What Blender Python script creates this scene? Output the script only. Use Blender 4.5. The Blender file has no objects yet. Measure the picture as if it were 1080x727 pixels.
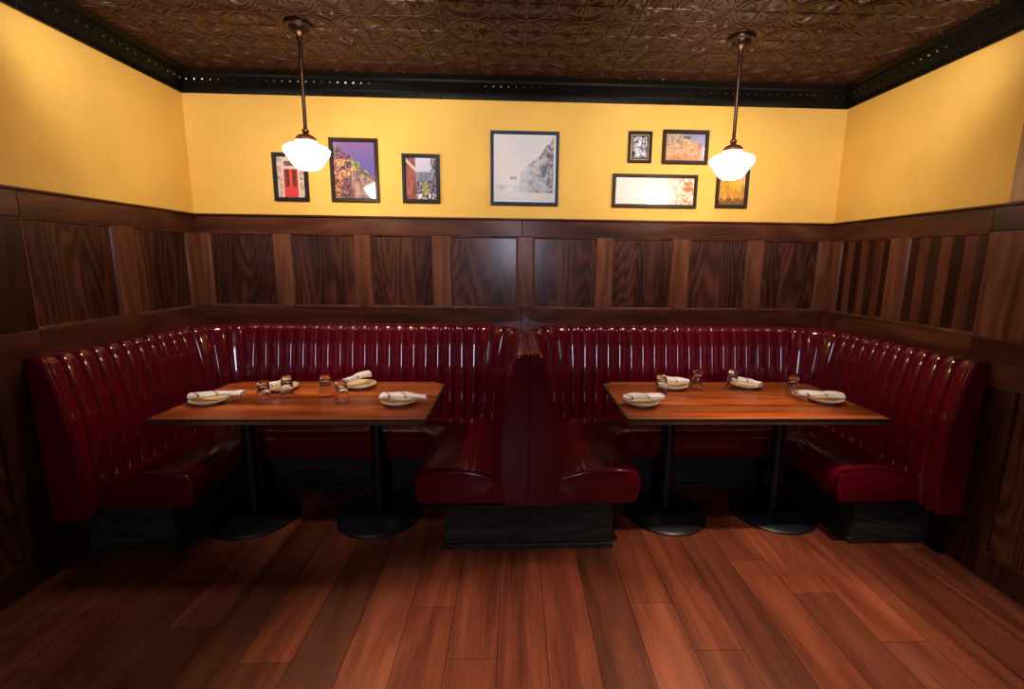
import bpy, bmesh, math, random
from mathutils import Vector, Matrix, noise as mnoise

random.seed(7)
PI = math.pi
scene = bpy.context.scene
COL = scene.collection

# ------------------------------------------------------------------ room numbers (metres)
XL, XR = -2.317, 2.345          # side walls
YF = -6.4                       # front wall, behind the camera
ZC = 2.78                       # ceiling
ZCR = 2.65                      # underside of the crown moulding
ZR0, ZR1 = 1.721, 1.838         # wainscot top rail
ZB0, ZB1 = 1.085, 1.20          # wainscot bottom rail
XS = 0.04                       # seam between the two booths
YE = -1.175                     # front of the booths

# ------------------------------------------------------------------ materials
def new_mat(name):
    m = bpy.data.materials.new(name); m.use_nodes = True
    nt = m.node_tree
    return m, nt, nt.nodes['Principled BSDF']

def N(nt, t, **kw):
    n = nt.nodes.new(t)
    for k, v in kw.items():
        if k in n.inputs: n.inputs[k].default_value = v
        else: setattr(n, k, v)
    return n

def ramp(nt, stops, interp='LINEAR'):
    r = nt.nodes.new('ShaderNodeValToRGB'); cr = r.color_ramp; cr.interpolation = interp
    while len(cr.elements) < len(stops): cr.elements.new(0.5)
    for e, (p, c) in zip(cr.elements, stops):
        e.position = p; e.color = (*c, 1) if len(c) == 3 else c
    return r

def coords(nt, scale, jitter=True, kind='Object'):
    tc = N(nt, 'ShaderNodeTexCoord')
    src = tc.outputs[kind]
    if jitter:
        oi = N(nt, 'ShaderNodeObjectInfo')
        mul = N(nt, 'ShaderNodeVectorMath', operation='SCALE'); mul.inputs['Scale'].default_value = 37.0
        cmb = N(nt, 'ShaderNodeCombineXYZ')
        for s in 'XYZ': nt.links.new(oi.outputs['Random'], cmb.inputs[s])
        nt.links.new(cmb.outputs[0], mul.inputs[0])
        add = N(nt, 'ShaderNodeVectorMath', operation='ADD')
        nt.links.new(src, add.inputs[0]); nt.links.new(mul.outputs[0], add.inputs[1])
        src = add.outputs[0]
    mp = N(nt, 'ShaderNodeMapping'); mp.inputs['Scale'].default_value = scale
    nt.links.new(src, mp.inputs['Vector'])
    return mp.outputs[0]

def plain(name, col, rough=0.5, metal=0.0, spec=0.5, coat=0.0, coat_rough=0.1, bump=None):
    m, nt, b = new_mat(name)
    b.inputs['Base Color'].default_value = (*col, 1)
    b.inputs['Roughness'].default_value = rough
    b.inputs['Metallic'].default_value = metal
    b.inputs['Specular IOR Level'].default_value = spec
    b.inputs['Coat Weight'].default_value = coat
    b.inputs['Coat Roughness'].default_value = coat_rough
    if bump:
        sc, st, dist = bump
        n = N(nt, 'ShaderNodeTexNoise', Scale=sc, Detail=4.0)
        nt.links.new(coords(nt, (1, 1, 1), False), n.inputs['Vector'])
        bp = N(nt, 'ShaderNodeBump', Strength=st, Distance=dist)
        nt.links.new(n.outputs['Fac'], bp.inputs['Height'])
        nt.links.new(bp.outputs[0], b.inputs['Normal'])
        # slight tone variation of the surface itself
        r = ramp(nt, [(0.3, tuple(c * 0.9 for c in col)), (0.7, tuple(min(1, c * 1.08) for c in col))])
        n2 = N(nt, 'ShaderNodeTexNoise', Scale=1.7, Detail=3.0)
        nt.links.new(coords(nt, (1, 1, 1), False), n2.inputs['Vector'])
        nt.links.new(n2.outputs['Fac'], r.inputs[0]); nt.links.new(r.outputs[0], b.inputs['Base Color'])
    return m

def wood(name, dark, mid, light, axis, rough=0.38, rings=9.0, across=3.2, along=0.55, coat=0.22, spec=0.22, coat_ior=1.5, attr=False, bump=0.25, ring_amt=0.07):
    """Stained timber: cathedral rings from contour bands of a stretched noise, fine pores on top."""
    m, nt, b = new_mat(name)
    L = nt.links
    def sc(a, l):
        v = [a, a, a]; v['xyz'.index(axis)] = l
        return tuple(v)
    big = N(nt, 'ShaderNodeTexNoise', Scale=1.0, Detail=2.2, Roughness=0.42)
    L.new(coords(nt, sc(across, along)), big.inputs['Vector'])
    mul = N(nt, 'ShaderNodeMath', operation='MULTIPLY'); mul.inputs[1].default_value = rings * 2 * PI
    L.new(big.outputs['Fac'], mul.inputs[0])
    sn = N(nt, 'ShaderNodeMath', operation='SINE'); L.new(mul.outputs[0], sn.inputs[0])
    pores = N(nt, 'ShaderNodeTexNoise', Scale=1.0, Detail=3.0, Roughness=0.6)
    L.new(coords(nt, sc(150.0, 5.0)), pores.inputs['Vector'])
    tone = N(nt, 'ShaderNodeTexNoise', Scale=1.0, Detail=2.0)
    L.new(coords(nt, sc(7.0, 0.7)), tone.inputs['Vector'])
    def math_(op, a, bb):
        q = N(nt, 'ShaderNodeMath', operation=op)
        for i, v in enumerate((a, bb)):
            if isinstance(v, (int, float)): q.inputs[i].default_value = v
            else: L.new(v, q.inputs[i])
        return q.outputs[0]
    v = math_('MULTIPLY', sn.outputs[0], ring_amt)
    v = math_('ADD', v, math_('MULTIPLY', pores.outputs['Fac'], 0.5))
    v = math_('ADD', v, math_('MULTIPLY', tone.outputs['Fac'], 0.75))
    v = math_('SUBTRACT', v, 0.13)
    r = ramp(nt, [(0.22, dark), (0.5, mid), (0.8, light)])
    L.new(v, r.inputs[0])
    out = r.outputs[0]
    if attr:
        at = N(nt, 'ShaderNodeAttribute', attribute_name='tone')
        mx = N(nt, 'ShaderNodeMix', data_type='RGBA', blend_type='MULTIPLY'); mx.inputs['Factor'].default_value = 1.0
        L.new(out, mx.inputs['A']); L.new(at.outputs['Color'], mx.inputs['B'])
        out = mx.outputs['Result']
    L.new(out, b.inputs['Base Color'])
    b.inputs['Roughness'].default_value = rough; b.inputs['Specular IOR Level'].default_value = spec
    b.inputs['Coat Weight'].default_value = coat; b.inputs['Coat Roughness'].default_value = 0.2; b.inputs['Coat IOR'].default_value = coat_ior
    bp = N(nt, 'ShaderNodeBump', Strength=bump, Distance=0.002)
    L.new(v, bp.inputs['Height']); L.new(bp.outputs[0], b.inputs['Normal'])
    return m

W_D, W_M, W_L = (0.018, 0.0042, 0.0022), (0.068, 0.0175, 0.0085), (0.14, 0.048, 0.026)
WOOD_Z = wood('stained oak upright', (0.04, 0.011, 0.006), (0.125, 0.04, 0.022), (0.23, 0.09, 0.052), 'z')
WOOD_X = wood('stained oak lengthwise', W_D, W_M, W_L, 'x')
WOOD_Y = wood('stained oak sideways', W_D, W_M, W_L, 'y')
WOOD_PANEL = wood('stained oak veneer', (0.006, 0.0018, 0.0012), (0.046, 0.0125, 0.0065), (0.12, 0.04, 0.022), 'z', rings=30, across=2.6, along=0.42, ring_amt=0.115, coat=0.45, coat_ior=1.8)
WOOD_SHADED = wood('oak with shade darkened in', (0.009, 0.003, 0.002), (0.034, 0.011, 0.0065), (0.08, 0.03, 0.018), 'z')  # upright oak darkened: foreground shade put into the stain colour
WOOD_DARKBOARD = wood('stained board dark', (0.012, 0.004, 0.0025), (0.03, 0.009, 0.005), (0.055, 0.018, 0.01), 'z')
WOOD_REDBOARD = wood('stained board red', (0.05, 0.014, 0.008), (0.10, 0.03, 0.016), (0.15, 0.05, 0.027), 'z')
WOOD_GREY = wood('worn grey black oak', (0.007, 0.0066, 0.0066), (0.024, 0.0225, 0.022), (0.06, 0.056, 0.054), 'x', rough=0.6, coat=0.0, rings=16, across=5, along=1.0)
WOOD_TABLE = wood('oiled table planks', (0.10, 0.016, 0.0035), (0.42, 0.085, 0.015), (0.66, 0.19, 0.045), 'x', rough=0.3, coat=0.25, rings=5, across=5.5, along=0.5, attr=True, bump=0.06)
WOOD_EDGE = wood('worn table edge', (0.02, 0.011, 0.007), (0.08, 0.04, 0.022), (0.17, 0.095, 0.055), 'x', rough=0.4, rings=6)
WOOD_FLOOR = wood('floor planks', (0.05, 0.0105, 0.006), (0.15, 0.037, 0.019), (0.25, 0.072, 0.036), 'y', rough=0.42, coat=0.12, rings=6, across=4.5, along=0.5, attr=True, bump=0.12)
WOOD_TAN = wood('light casing wood', (0.22, 0.11, 0.06), (0.36, 0.19, 0.10), (0.48, 0.28, 0.16), 'z')

def leather_mat(name, coat):
    m, nt, b = new_mat(name)
    L = nt.links
    n = N(nt, 'ShaderNodeTexNoise', Scale=2.5, Detail=3.0); L.new(coords(nt, (1, 1, 1), False), n.inputs['Vector'])
    r = ramp(nt, [(0.3, (0.098, 0.0004, 0.0095)), (0.7, (0.145, 0.0007, 0.0125))]); L.new(n.outputs['Fac'], r.inputs[0])
    L.new(r.outputs[0], b.inputs['Base Color'])
    b.inputs['Roughness'].default_value = 0.36; b.inputs['Specular IOR Level'].default_value = 0.08
    b.inputs['Coat Weight'].default_value = coat; b.inputs['Coat Roughness'].default_value = 0.065 if coat > 0.9 else 0.12; b.inputs['Coat IOR'].default_value = 1.62
    v = N(nt, 'ShaderNodeTexVoronoi', Scale=420.0); L.new(coords(nt, (1, 1, 1), False), v.inputs['Vector'])
    w = N(nt, 'ShaderNodeTexNoise', Scale=9.0, Detail=2.0); L.new(coords(nt, (1, 1, 1), False), w.inputs['Vector'])
    b1 = N(nt, 'ShaderNodeBump', Strength=0.06, Distance=0.001); L.new(v.outputs['Distance'], b1.inputs['Height'])
    b2 = N(nt, 'ShaderNodeBump', Strength=0.09, Distance=0.006); L.new(w.outputs['Fac'], b2.inputs['Height'])
    L.new(b1.outputs[0], b2.inputs['Normal']); L.new(b2.outputs[0], b.inputs['Normal'])
    return m
LEATHER = leather_mat('oxblood leather', 1.0)
LEATHER_SEAT = leather_mat('oxblood leather, sat on', 0.42)
LEATHER_END = leather_mat('oxblood leather, plain', 0.25)
PIPING = plain('dark red piping', (0.10, 0.004, 0.007), 0.3, coat=0.3)
PAINT = plain('yellow wall paint', (0.80, 0.495, 0.12), 0.75, spec=0.2, bump=(60, 0.05, 0.002))
TIN = plain('bronze painted tin', (0.044, 0.0128, 0.0085), 0.46, metal=0.15, spec=0.32, bump=(14, 0.12, 0.004))
BLACKGLOSS = plain('black gloss moulding', (0.002, 0.002, 0.0026), 0.5, spec=0.12)
BEADGLOSS = plain('black gloss beads', (0.006, 0.006, 0.007), 0.14, spec=0.6)
CASTIRON = plain('black cast iron', (0.005, 0.006, 0.012), 0.36, metal=0.0, spec=0.5, bump=(60, 0.1, 0.001))
BRONZE = plain('oil rubbed bronze', (0.045, 0.02, 0.013), 0.32, metal=0.75)
COPPER = plain('antique copper', (0.26, 0.10, 0.055), 0.33, metal=0.8)
FRAMEBLACK = plain('black frame', (0.009, 0.009, 0.0125), 0.4, spec=0.15)
FRAMEBROWN = plain('dark brown frame', (0.024, 0.012, 0.011), 0.4, spec=0.18)
FRAMENAVY = plain('blue black frame', (0.014, 0.028, 0.072), 0.4, spec=0.2)
GOLD = plain('gold fillet', (0.55, 0.33, 0.10), 0.35, metal=0.6)
MATWHITE = plain('white mount card', (0.83, 0.81, 0.81), 0.7)
BACKING = plain('brown backing board', (0.12, 0.07, 0.04), 0.8)
CHINA = plain('glazed white china', (0.86, 0.85, 0.83), 0.16, coat=0.4)
CHINATOP = plain('glazed cream china', (0.90, 0.73, 0.44), 0.16, coat=0.4)
PLASTER = plain('plain plaster', (0.10, 0.07, 0.05), 0.8)

def napkin_mat():
    m, nt, b = new_mat('striped linen'); L = nt.links
    tc = N(nt, 'ShaderNodeTexCoord'); sx = N(nt, 'ShaderNodeSeparateXYZ'); L.new(tc.outputs['UV'], sx.inputs[0])
    def mt(op, a, c):
        q = N(nt, 'ShaderNodeMath', operation=op)
        for i, v in enumerate((a, c)):
            if isinstance(v, (int, float)): q.inputs[i].default_value = v
            else: L.new(v, q.inputs[i])
        return q.outputs[0]
    total = None
    for c, w in ((0.40, 0.013), (0.435, 0.005), (0.80, 0.005), (0.03, 0.02)):
        d = mt('ABSOLUTE', mt('SUBTRACT', sx.outputs['X'], c), 0.0)
        s = mt('LESS_THAN', d, w)
        total = s if total is None else mt('MAXIMUM', total, s)
    mx = N(nt, 'ShaderNodeMix', data_type='RGBA')
    mx.inputs['A'].default_value = (0.93, 0.91, 0.92, 1); mx.inputs['B'].default_value = (0.36, 0.03, 0.05, 1)
    L.new(total, mx.inputs['Factor']); L.new(mx.outputs['Result'], b.inputs['Base Color'])
    b.inputs['Roughness'].default_value = 0.9; b.inputs['Specular IOR Level'].default_value = 0.15
    w = N(nt, 'ShaderNodeTexNoise', Scale=60.0, Detail=3.0); L.new(coords(nt, (1, 1, 1), False), w.inputs['Vector'])
    bp = N(nt, 'ShaderNodeBump', Strength=0.3, Distance=0.002); L.new(w.outputs['Fac'], bp.inputs['Height']); L.new(bp.outputs[0], b.inputs['Normal'])
    return m
LINEN = napkin_mat()

def glass_mat():
    m, nt, b = new_mat('clear tumbler glass')
    b.inputs['Base Color'].default_value = (1, 1, 1, 1); b.inputs['Roughness'].default_value = 0.0
    b.inputs['IOR'].default_value = 1.46; b.inputs['Transmission Weight'].default_value = 1.0
    return m
TUMBLER = glass_mat()

def pane_mat():
    m = bpy.data.materials.new('picture glass'); m.use_nodes = True; nt = m.node_tree; nt.nodes.clear()
    o = N(nt, 'ShaderNodeOutputMaterial'); t = N(nt, 'ShaderNodeBsdfTransparent'); g = N(nt, 'ShaderNodeBsdfGlossy', Roughness=0.09)
    f = N(nt, 'ShaderNodeFresnel', IOR=1.5); mx = N(nt, 'ShaderNodeMixShader')
    nt.links.new(f.outputs[0], mx.inputs[0]); nt.links.new(t.outputs[0], mx.inputs[1]); nt.links.new(g.outputs[0], mx.inputs[2])
    nt.links.new(mx.outputs[0], o.inputs['Surface'])
    return m
PANE = pane_mat()

def print_mat():
    m, nt, b = new_mat('photographic print')
    a = N(nt, 'ShaderNodeAttribute', attribute_name='ink'); nt.links.new(a.outputs['Color'], b.inputs['Base Color'])
    b.inputs['Roughness'].default_value = 0.55; b.inputs['Specular IOR Level'].default_value = 0.2
    return m
PRINT = print_mat()

def globe_mat(strength):
    m, nt, b = new_mat('lit opal glass')
    b.inputs['Base Color'].default_value = (0.9, 0.88, 0.85, 1); b.inputs['Roughness'].default_value = 0.25
    b.inputs['Emission Color'].default_value = (1.0, 0.79, 0.54, 1); b.inputs['Emission Strength'].default_value = strength
    return m
GLOBE = globe_mat(60.0)

# ------------------------------------------------------------------ mesh helpers
def bx(bm, lo, hi, bevel=0.0, seg=2):
    x0, y0, z0 = lo; x1, y1, z1 = hi
    v = [bm.verts.new(p) for p in ((x0, y0, z0), (x1, y0, z0), (x1, y1, z0), (x0, y1, z0), (x0, y0, z1), (x1, y0, z1), (x1, y1, z1), (x0, y1, z1))]
    fs = [bm.faces.new([v[i] for i in q]) for q in ((3, 2, 1, 0), (4, 5, 6, 7), (0, 1, 5, 4), (1, 2, 6, 5), (2, 3, 7, 6), (3, 0, 4, 7))]
    if bevel > 0:
        es = list({e for f in fs for e in f.edges})
        bmesh.ops.bevel(bm, geom=es, offset=bevel, segments=seg, affect='EDGES', profile=0.5, clamp_overlap=True)
    return fs

def lathe(bm, prof, seg=32, c=(0, 0, 0), close=False):
    rings = []
    for r, z in prof:
        if r < 1e-6: rings.append([bm.verts.new((c[0], c[1], c[2] + z))])
        else: rings.append([bm.verts.new((c[0] + r * math.cos(2 * PI * i / seg), c[1] + r * math.sin(2 * PI * i / seg), c[2] + z)) for i in range(seg)])
    pairs = list(zip(rings, rings[1:]))
    if close: pairs.append((rings[-1], rings[0]))
    for a, b in pairs:
        for i in range(seg):
            j = (i + 1) % seg
            if len(a) == 1 and len(b) == 1: continue
            if len(a) == 1: bm.faces.new((a[0], b[j], b[i]))
            elif len(b) == 1: bm.faces.new((a[i], a[j], b[0]))
            else: bm.faces.new((a[i], a[j], b[j], b[i]))

def tube(bm, pts, r, seg=8, cap=True):
    pts = [Vector(p) for p in pts]; rings = []; up = None
    for i, p in enumerate(pts):
        t = (pts[min(i + 1, len(pts) - 1)] - pts[max(i - 1, 0)]).normalized()
        if up is None: up = Vector((0, 0, 1)) if abs(t.z) < 0.9 else Vector((0, 1, 0))
        a = t.cross(up).normalized(); u = a.cross(t).normalized(); up = u
        rings.append([bm.verts.new(p + a * (r * math.cos(2 * PI * k / seg)) + u * (r * math.sin(2 * PI * k / seg))) for k in range(seg)])
    for a, b in zip(rings, rings[1:]):
        for k in range(seg): bm.faces.new((a[k], a[(k + 1) % seg], b[(k + 1) % seg], b[k]))
    if cap and len(rings) > 1:
        bm.faces.new(rings[0][::-1]); bm.faces.new(rings[-1])

def strip(bm, rows, closed=False):
    """Skin a list of equally long point rows."""
    vr = [[bm.verts.new(p) for p in r] for r in rows]
    for a, b in zip(vr, vr[1:]):
        n = len(a)
        for i in range(n if closed else n - 1):
            j = (i + 1) % n
            bm.faces.new((a[i], a[j], b[j], b[i]))
    return vr

def obj(name, bm, mat, parent=None, smooth=False, auto=None, local=False):
    """Link bm as one mesh object. Points are world points unless local; a parent's location is taken off."""
    if parent is not None and not local:
        o = Vector(parent.location)
        if parent.parent is not None: o = o + Vector(parent.parent.location)
        bmesh.ops.translate(bm, verts=bm.verts[:], vec=-o)
    bmesh.ops.recalc_face_normals(bm, faces=bm.faces[:])
    me = bpy.data.meshes.new(name)
    if smooth:
        for f in bm.faces: f.smooth = True
        if auto is not None:
            for e in bm.edges:
                if len(e.link_faces) == 2 and e.calc_face_angle(0) > auto: e.smooth = False
    bm.to_mesh(me); bm.free()
    o = bpy.data.objects.new(name, me); COL.objects.link(o)
    for mm in (mat if isinstance(mat, (list, tuple)) else [mat]): me.materials.append(mm)
    if parent is not None: o.parent = parent
    return o

def thing(name, label, cat, loc, group=None):
    o = bpy.data.objects.new(name, None); COL.objects.link(o); o.empty_display_size = 0.1
    o.location = loc; o['label'] = label; o['category'] = cat
    if group: o['group'] = group
    return o

def struct(name, bm, mat, **kw):
    o = obj(name, bm, mat, **kw); o['kind'] = 'structure'
    return o

def BM(): return bmesh.new()

def rot_cross(cs, xd, yd, zd=Vector((0, 0, 1))): ...

# ------------------------------------------------------------------ shell: floor
bm = BM(); tl = bm.loops.layers.float_color.new('tone')
PW = 0.2
joints = {-9: [-1.88], -10: [-1.59, -0.8], -5: [-1.868], -3: [-1.31, -2.6], -2: [-1.588, -0.4], -1: [-1.868, -0.6], 3: [-1.582, -0.35],
          4: [-1.848, -2.9], 6: [-1.286], 7: [-1.536, -2.55], 8: [-1.825], 10: [-1.252], 0: [-2.5, -0.9], 1: [-2.3, -1.0], 2: [-2.6, -0.95], -4: [-2.4, -1.0], 5: [-2.4, -0.9]}
for k in range(-12, 13):
    x0, x1 = -0.102 + k * PW - PW + PW, -0.102 + (k + 1) * PW
    x0, x1 = max(x0, XL - 0.1), min(x1, XR + 0.1)
    if x1 - x0 < 0.01: continue
    cuts = sorted(joints.get(k, [-0.7 - random.random() * 1.2]))
    ys = [YF - 0.1]
    y = cuts[0]
    back = []
    while y > YF + 0.5:
        back.append(y); y -= 1.1 + random.random() * 0.6
    ys += back[::-1] + cuts[1:] + [0.06]
    for a, b in zip(ys, ys[1:]):
        g = 0.0011
        t = random.uniform(0.62, 1.2); hue = random.uniform(-0.06, 0.06)
        n0 = len(bm.faces)
        fs = bx(bm, (x0 + g, a + g, -0.03), (x1 - g, b - g, 0.0))
        for f in fs:
            for l in f.loops: l[tl] = (t * (1 + hue), t, t * (1 - hue), 1)
floor = struct('floor', bm, WOOD_FLOOR)
bm = BM(); bx(bm, (XL - 0.2, YF - 0.2, -0.08), (XR + 0.2, 0.2, -0.028)); s_ = struct('floor_slab', bm, BLACKGLOSS)
s_.parent = floor

# ------------------------------------------------------------------ shell: walls
bm = BM(); bx(bm, (XL - 0.12, 0.0, 0), (XR + 0.12, 0.12, ZC + 0.05)); struct('wall_back', bm, PAINT)
bm = BM(); bx(bm, (XL - 0.12, YF, 0), (XL, 0.0, ZC + 0.05)); struct('wall_left', bm, PAINT)
bm = BM(); bx(bm, (XR, YF, 0), (XR + 0.12, 0.0, ZC + 0.05)); struct('wall_right', bm, PAINT)
# street side, behind the camera: a wall with two tall shop windows
WIN = [(-0.28, 0.24)]; WZ0, WZ1 = 1.45, 2.65
bm = BM()
bx(bm, (XL - 0.12, YF - 0.14, 0), (XR + 0.12, YF, WZ0)); bx(bm, (XL - 0.12, YF - 0.14, WZ1), (XR + 0.12, YF, ZC + 0.05))
xs = [XL - 0.12] + [v for w in WIN for v in w] + [XR + 0.12]
for a, b in zip(xs[::2], xs[1::2]): bx(bm, (a, YF - 0.14, WZ0), (b, YF, WZ1))
struct('wall_front', bm, PLASTER)
for i, (a, b) in enumerate(WIN):
    bm = BM()
    for q in ((a, a + 0.06), (b - 0.06, b), ((a + b) / 2 - 0.03, (a + b) / 2 + 0.03)): bx(bm, (q[0], YF - 0.1, WZ0), (q[1], YF - 0.03, WZ1))
    for q in ((WZ0, WZ0 + 0.06), (WZ1 - 0.06, WZ1)): bx(bm, (a + 0.06, YF - 0.1, q[0]), (b - 0.06, YF - 0.03, q[1]))
    struct('window_%d' % (i + 1), bm, FRAMEBROWN)

# ------------------------------------------------------------------ shell: pressed tin ceiling
bm = BM()
bx(bm, (XL - 0.1, YF - 0.1, ZC), (XR + 0.1, 0.1, ZC + 0.06))
TS = 0.29; TX, TY = 0.01, -0.545                   # pattern pitch; a seam line and a seam row
def ridge(pts, w, h):
    """A raised, round-backed rib on the ceiling's underside."""
    P = [Vector((p[0], p[1])) for p in pts]; rows = []
    closed = (P[0] - P[-1]).length < 1e-6
    for i, p in enumerate(P):
        a = P[i - 1] if i > 0 else (P[-2] if closed else p); b = P[i + 1] if i < len(P) - 1 else (P[1] if closed else p)
        t = (b - a).normalized(); n = Vector((-t.y, t.x))
        rows.append([(p.x + n.x * w * q, p.y + n.y * w * q, ZC - h * e) for q, e in ((-0.5, -0.1), (-0.25, 0.8), (0.25, 0.8), (0.5, -0.1))])
    strip(bm, rows)
def circ(cx, cy, r, a0=0, a1=2 * PI, n=24): return [(cx + r * math.cos(a0 + (a1 - a0) * i / n), cy + r * math.sin(a0 + (a1 - a0) * i / n)) for i in range(n + 1)]
def petal(cx, cy, ang, r0, r1, w):
    c, s = math.cos(ang), math.sin(ang); out = []
    pts = [(r0, 0), (r0 + (r1 - r0) * .35, w), (r1, 0), (r0 + (r1 - r0) * .35, -w)]
    v = [bm.verts.new((cx + c * a - s * b, cy + s * a + c * b, ZC + 0.0005)) for a, b in pts]
    m = (r0 + (r1 - r0) * .4); top = bm.verts.new((cx + c * m, cy + s * m, ZC - 0.009))
    for i in range(4): bm.faces.new((v[i], v[(i + 1) % 4], top))
for i in range(-8, 9):
    for j in range(-9, 3):
        cx, cy = TX + i * TS, TY + TS / 2 + j * TS
        if not (XL + 0.1 < cx < XR - 0.1 and cy < -0.05): continue
        ridge(circ(cx, cy, TS * 0.485), 0.016, 0.008)
        ridge(circ(cx, cy, TS * 0.40, n=20), 0.007, 0.005)
        for q in range(8):                        # fan of leaves inside the ring
            petal(cx, cy, PI / 8 + q * PI / 4, 0.028, 0.098, 0.016)
        for q in range(8):
            petal(cx, cy, q * PI / 4 + PI / 4 * 0.5 + PI / 8, 0.06, 0.105, 0.007)
        # flower in the diamond between four rings
        dx, dy = cx + TS / 2, cy + TS / 2
        for q in range(4):
            petal(dx, dy, q * PI / 2, 0.008, 0.056, 0.015); petal(dx, dy, PI / 4 + q * PI / 2, 0.012, 0.048, 0.013)
        ridge([(dx - 0.075, dy), (dx, dy + 0.075), (dx + 0.075, dy), (dx, dy - 0.075), (dx - 0.075, dy)], 0.007, 0.005)
for i in range(-8, 10):
    ridge([(TX + i * TS, -0.08), (TX + i * TS, -3.2)], 0.022 if i % 2 == 0 else 0.012, 0.008)
for j in range(-10, 2):
    y = TY + j * TS
    ridge([(XL + 0.05, y), (XR - 0.05, y)], 0.014, 0.007)
    ridge([(XL + 0.05, y + TS / 2), (XR - 0.05, y + TS / 2)], 0.008, 0.006)
struct('ceiling', bm, TIN, smooth=True, auto=0.7)

# ------------------------------------------------------------------ crown mouldings
CP = [(0.0, ZCR), (0.016, ZCR), (0.018, ZCR + 0.022), (0.012, ZCR + 0.026), (0.014, ZCR + 0.034), (0.026, ZCR + 0.046), (0.05, ZCR + 0.075), (0.062, ZCR + 0.082),
      (0.07, ZCR + 0.09), (0.072, ZCR + 0.104), (0.085, ZCR + 0.112), (0.11, ZCR + 0.124), (0.12, ZC + 0.004)]
def crown(name, p0, p1, inward, m0, m1):
    """Moulding from p0 to p1 along a wall; m0/m1 mitre the ends; a row of beads runs along it."""
    bm = BM(); p0, p1 = Vector(p0), Vector(p1); t = (p1 - p0).normalized(); n = Vector(inward)
    rows = []
    for p, mm in ((p0, m0), (p1, -m1)):
        rows.append([(p + n * d + t * (d * mm)).to_tuple()[:2] + (z,) for d, z in CP])
    strip(bm, rows)
    L = (p1 - p0).length; k = int(L / 0.052)
    for i in range(k):
        c = p0 + t * (L * (i + 0.5) / k) + n * 0.052
        c.z = ZCR + 0.072
        if min((c - p0).length, (c - p1).length) < 0.07: continue
        bmesh.ops.create_icosphere(bm, subdivisions=1, radius=0.0105, matrix=Matrix.Translation(c))
        bm.faces.ensure_lookup_table()
        for f_ in bm.faces[-20:]: f_.material_index = 1
        c2 = c - n * 0.034; c2.z = ZCR + 0.012
        if i % 3 == 0: bx(bm, (c2.x - 0.004, c2.y - 0.004, ZCR + 0.002), (c2.x + 0.004, c2.y + 0.004, ZCR + 0.02), 0.002, 1)
    return struct(name, bm, [BLACKGLOSS, BEADGLOSS], smooth=True, auto=0.6)
crown('trim_1', (XL, 0, 0), (XR, 0, 0), (0, -1, 0), 1, 1)
crown('trim_2', (XL, YF, 0), (XL, 0, 0), (1, 0, 0), 0, 1)
crown('trim_3', (XR, 0, 0), (XR, YF, 0), (-1, 0, 0), 1, 0)

# ------------------------------------------------------------------ wainscot
def wains_root(name):
    o = bpy.data.objects.new(name, None); COL.objects.link(o); o['kind'] = 'structure'
    return o
TH = 0.022                                          # how far stiles and rails stand out
def wbox(kind, a0, a1, z0, z1, d0, d1, bev):
    """Box on a wall: a along the wall, d out of it. kind: 'B' back, 'L' left, 'R' right."""
    bm = BM()
    if kind == 'B': bx(bm, (a0, -d1, z0), (a1, -d0, z1), bev)
    if kind == 'L': bx(bm, (XL + d0, a0, z0), (XL + d1, a1, z1), bev)
    if kind == 'R': bx(bm, (XR - d1, a0, z0), (XR - d0, a1, z1), bev)
    return bm
def bead(kind, a0, a1, z0, z1):
    """Small panel moulding running round the inside of one frame."""
    bm = BM(); pr = [(0, TH - 0.002), (0.006, TH - 0.003), (0.012, TH - 0.012), (0.014, 0.005)]
    def P(a, d, z): return {'B': (a, -d, z), 'L': (XL + d, a, z), 'R': (XR - d, a, z)}[kind]
    ring = []
    for i, (ca, cz, sa, sz) in enumerate(((a0, z0, 1, 1), (a1, z0, -1, 1), (a1, z1, -1, -1), (a0, z1, 1, -1))):
        ring.append([P(ca + sa * o, d, cz + sz * o) for o, d in pr])
    vs = [[bm.verts.new(p) for p in r] for r in ring]
    for i in range(4):
        a, b = vs[i], vs[(i + 1) % 4]
        for k in range(3): bm.faces.new((a[k], b[k], b[k + 1], a[k + 1]))
    return bm
def wainscot(root, kind, stiles, end0, end1, rail_cuts, panel_kind=None):
    hmat = WOOD_X if kind == 'B' else WOOD_Y
    for a, b in zip(rail_cuts, rail_cuts[1:]):
        obj('top_rail', wbox(kind, a + 0.0006, b - 0.0006, ZR0, ZR1, 0, TH + 0.002, 0.003), hmat, root)
        obj('bottom_rail', wbox(kind, a + 0.0006, b - 0.0006, ZB0 - 0.12, ZB1, 0, TH + 0.002, 0.003), hmat, root)
    obj('rail_cap', wbox(kind, end0, end1, ZR1, ZR1 + 0.014, 0, TH + 0.016, 0.004), hmat, root)
    for a, b in stiles:
        obj('stile', wbox(kind, a, b, ZB1, ZR0, 0, TH, 0.004), WOOD_SHADED if a < -1.3 and kind == 'L' else WOOD_Z, root)
    for (a, b), (c, d) in zip(stiles, stiles[1:]):
        if panel_kind and panel_kind(b, c):
            bm = BM(); w = (c - b) / 7.0
            bds = [BM(), BM()]
            for i in range(7):
                x0, x1 = b + i * w, b + (i + 1) * w
                t = bds[i % 2]
                if kind == 'R': bx(t, (XR - 0.008, x0, ZB1), (XR, x1 - 0.0008, ZR0), 0.0006, 1)
                else: bx(t, (XL, x0, ZB1), (XL + 0.008, x1 - 0.0008, ZR0), 0.0006, 1)
            bm.free()
            obj('panel', bds[0], WOOD_DARKBOARD, root); obj('panel', bds[1], WOOD_REDBOARD, root)
        else:
            obj('panel', wbox(kind, b, c, ZB1, ZR0, 0, 0.008, 0), WOOD_PANEL, root)
        obj('panel_moulding', bead(kind, b, c, ZB1, ZR0), WOOD_Z, root, smooth=True, auto=0.5)
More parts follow.
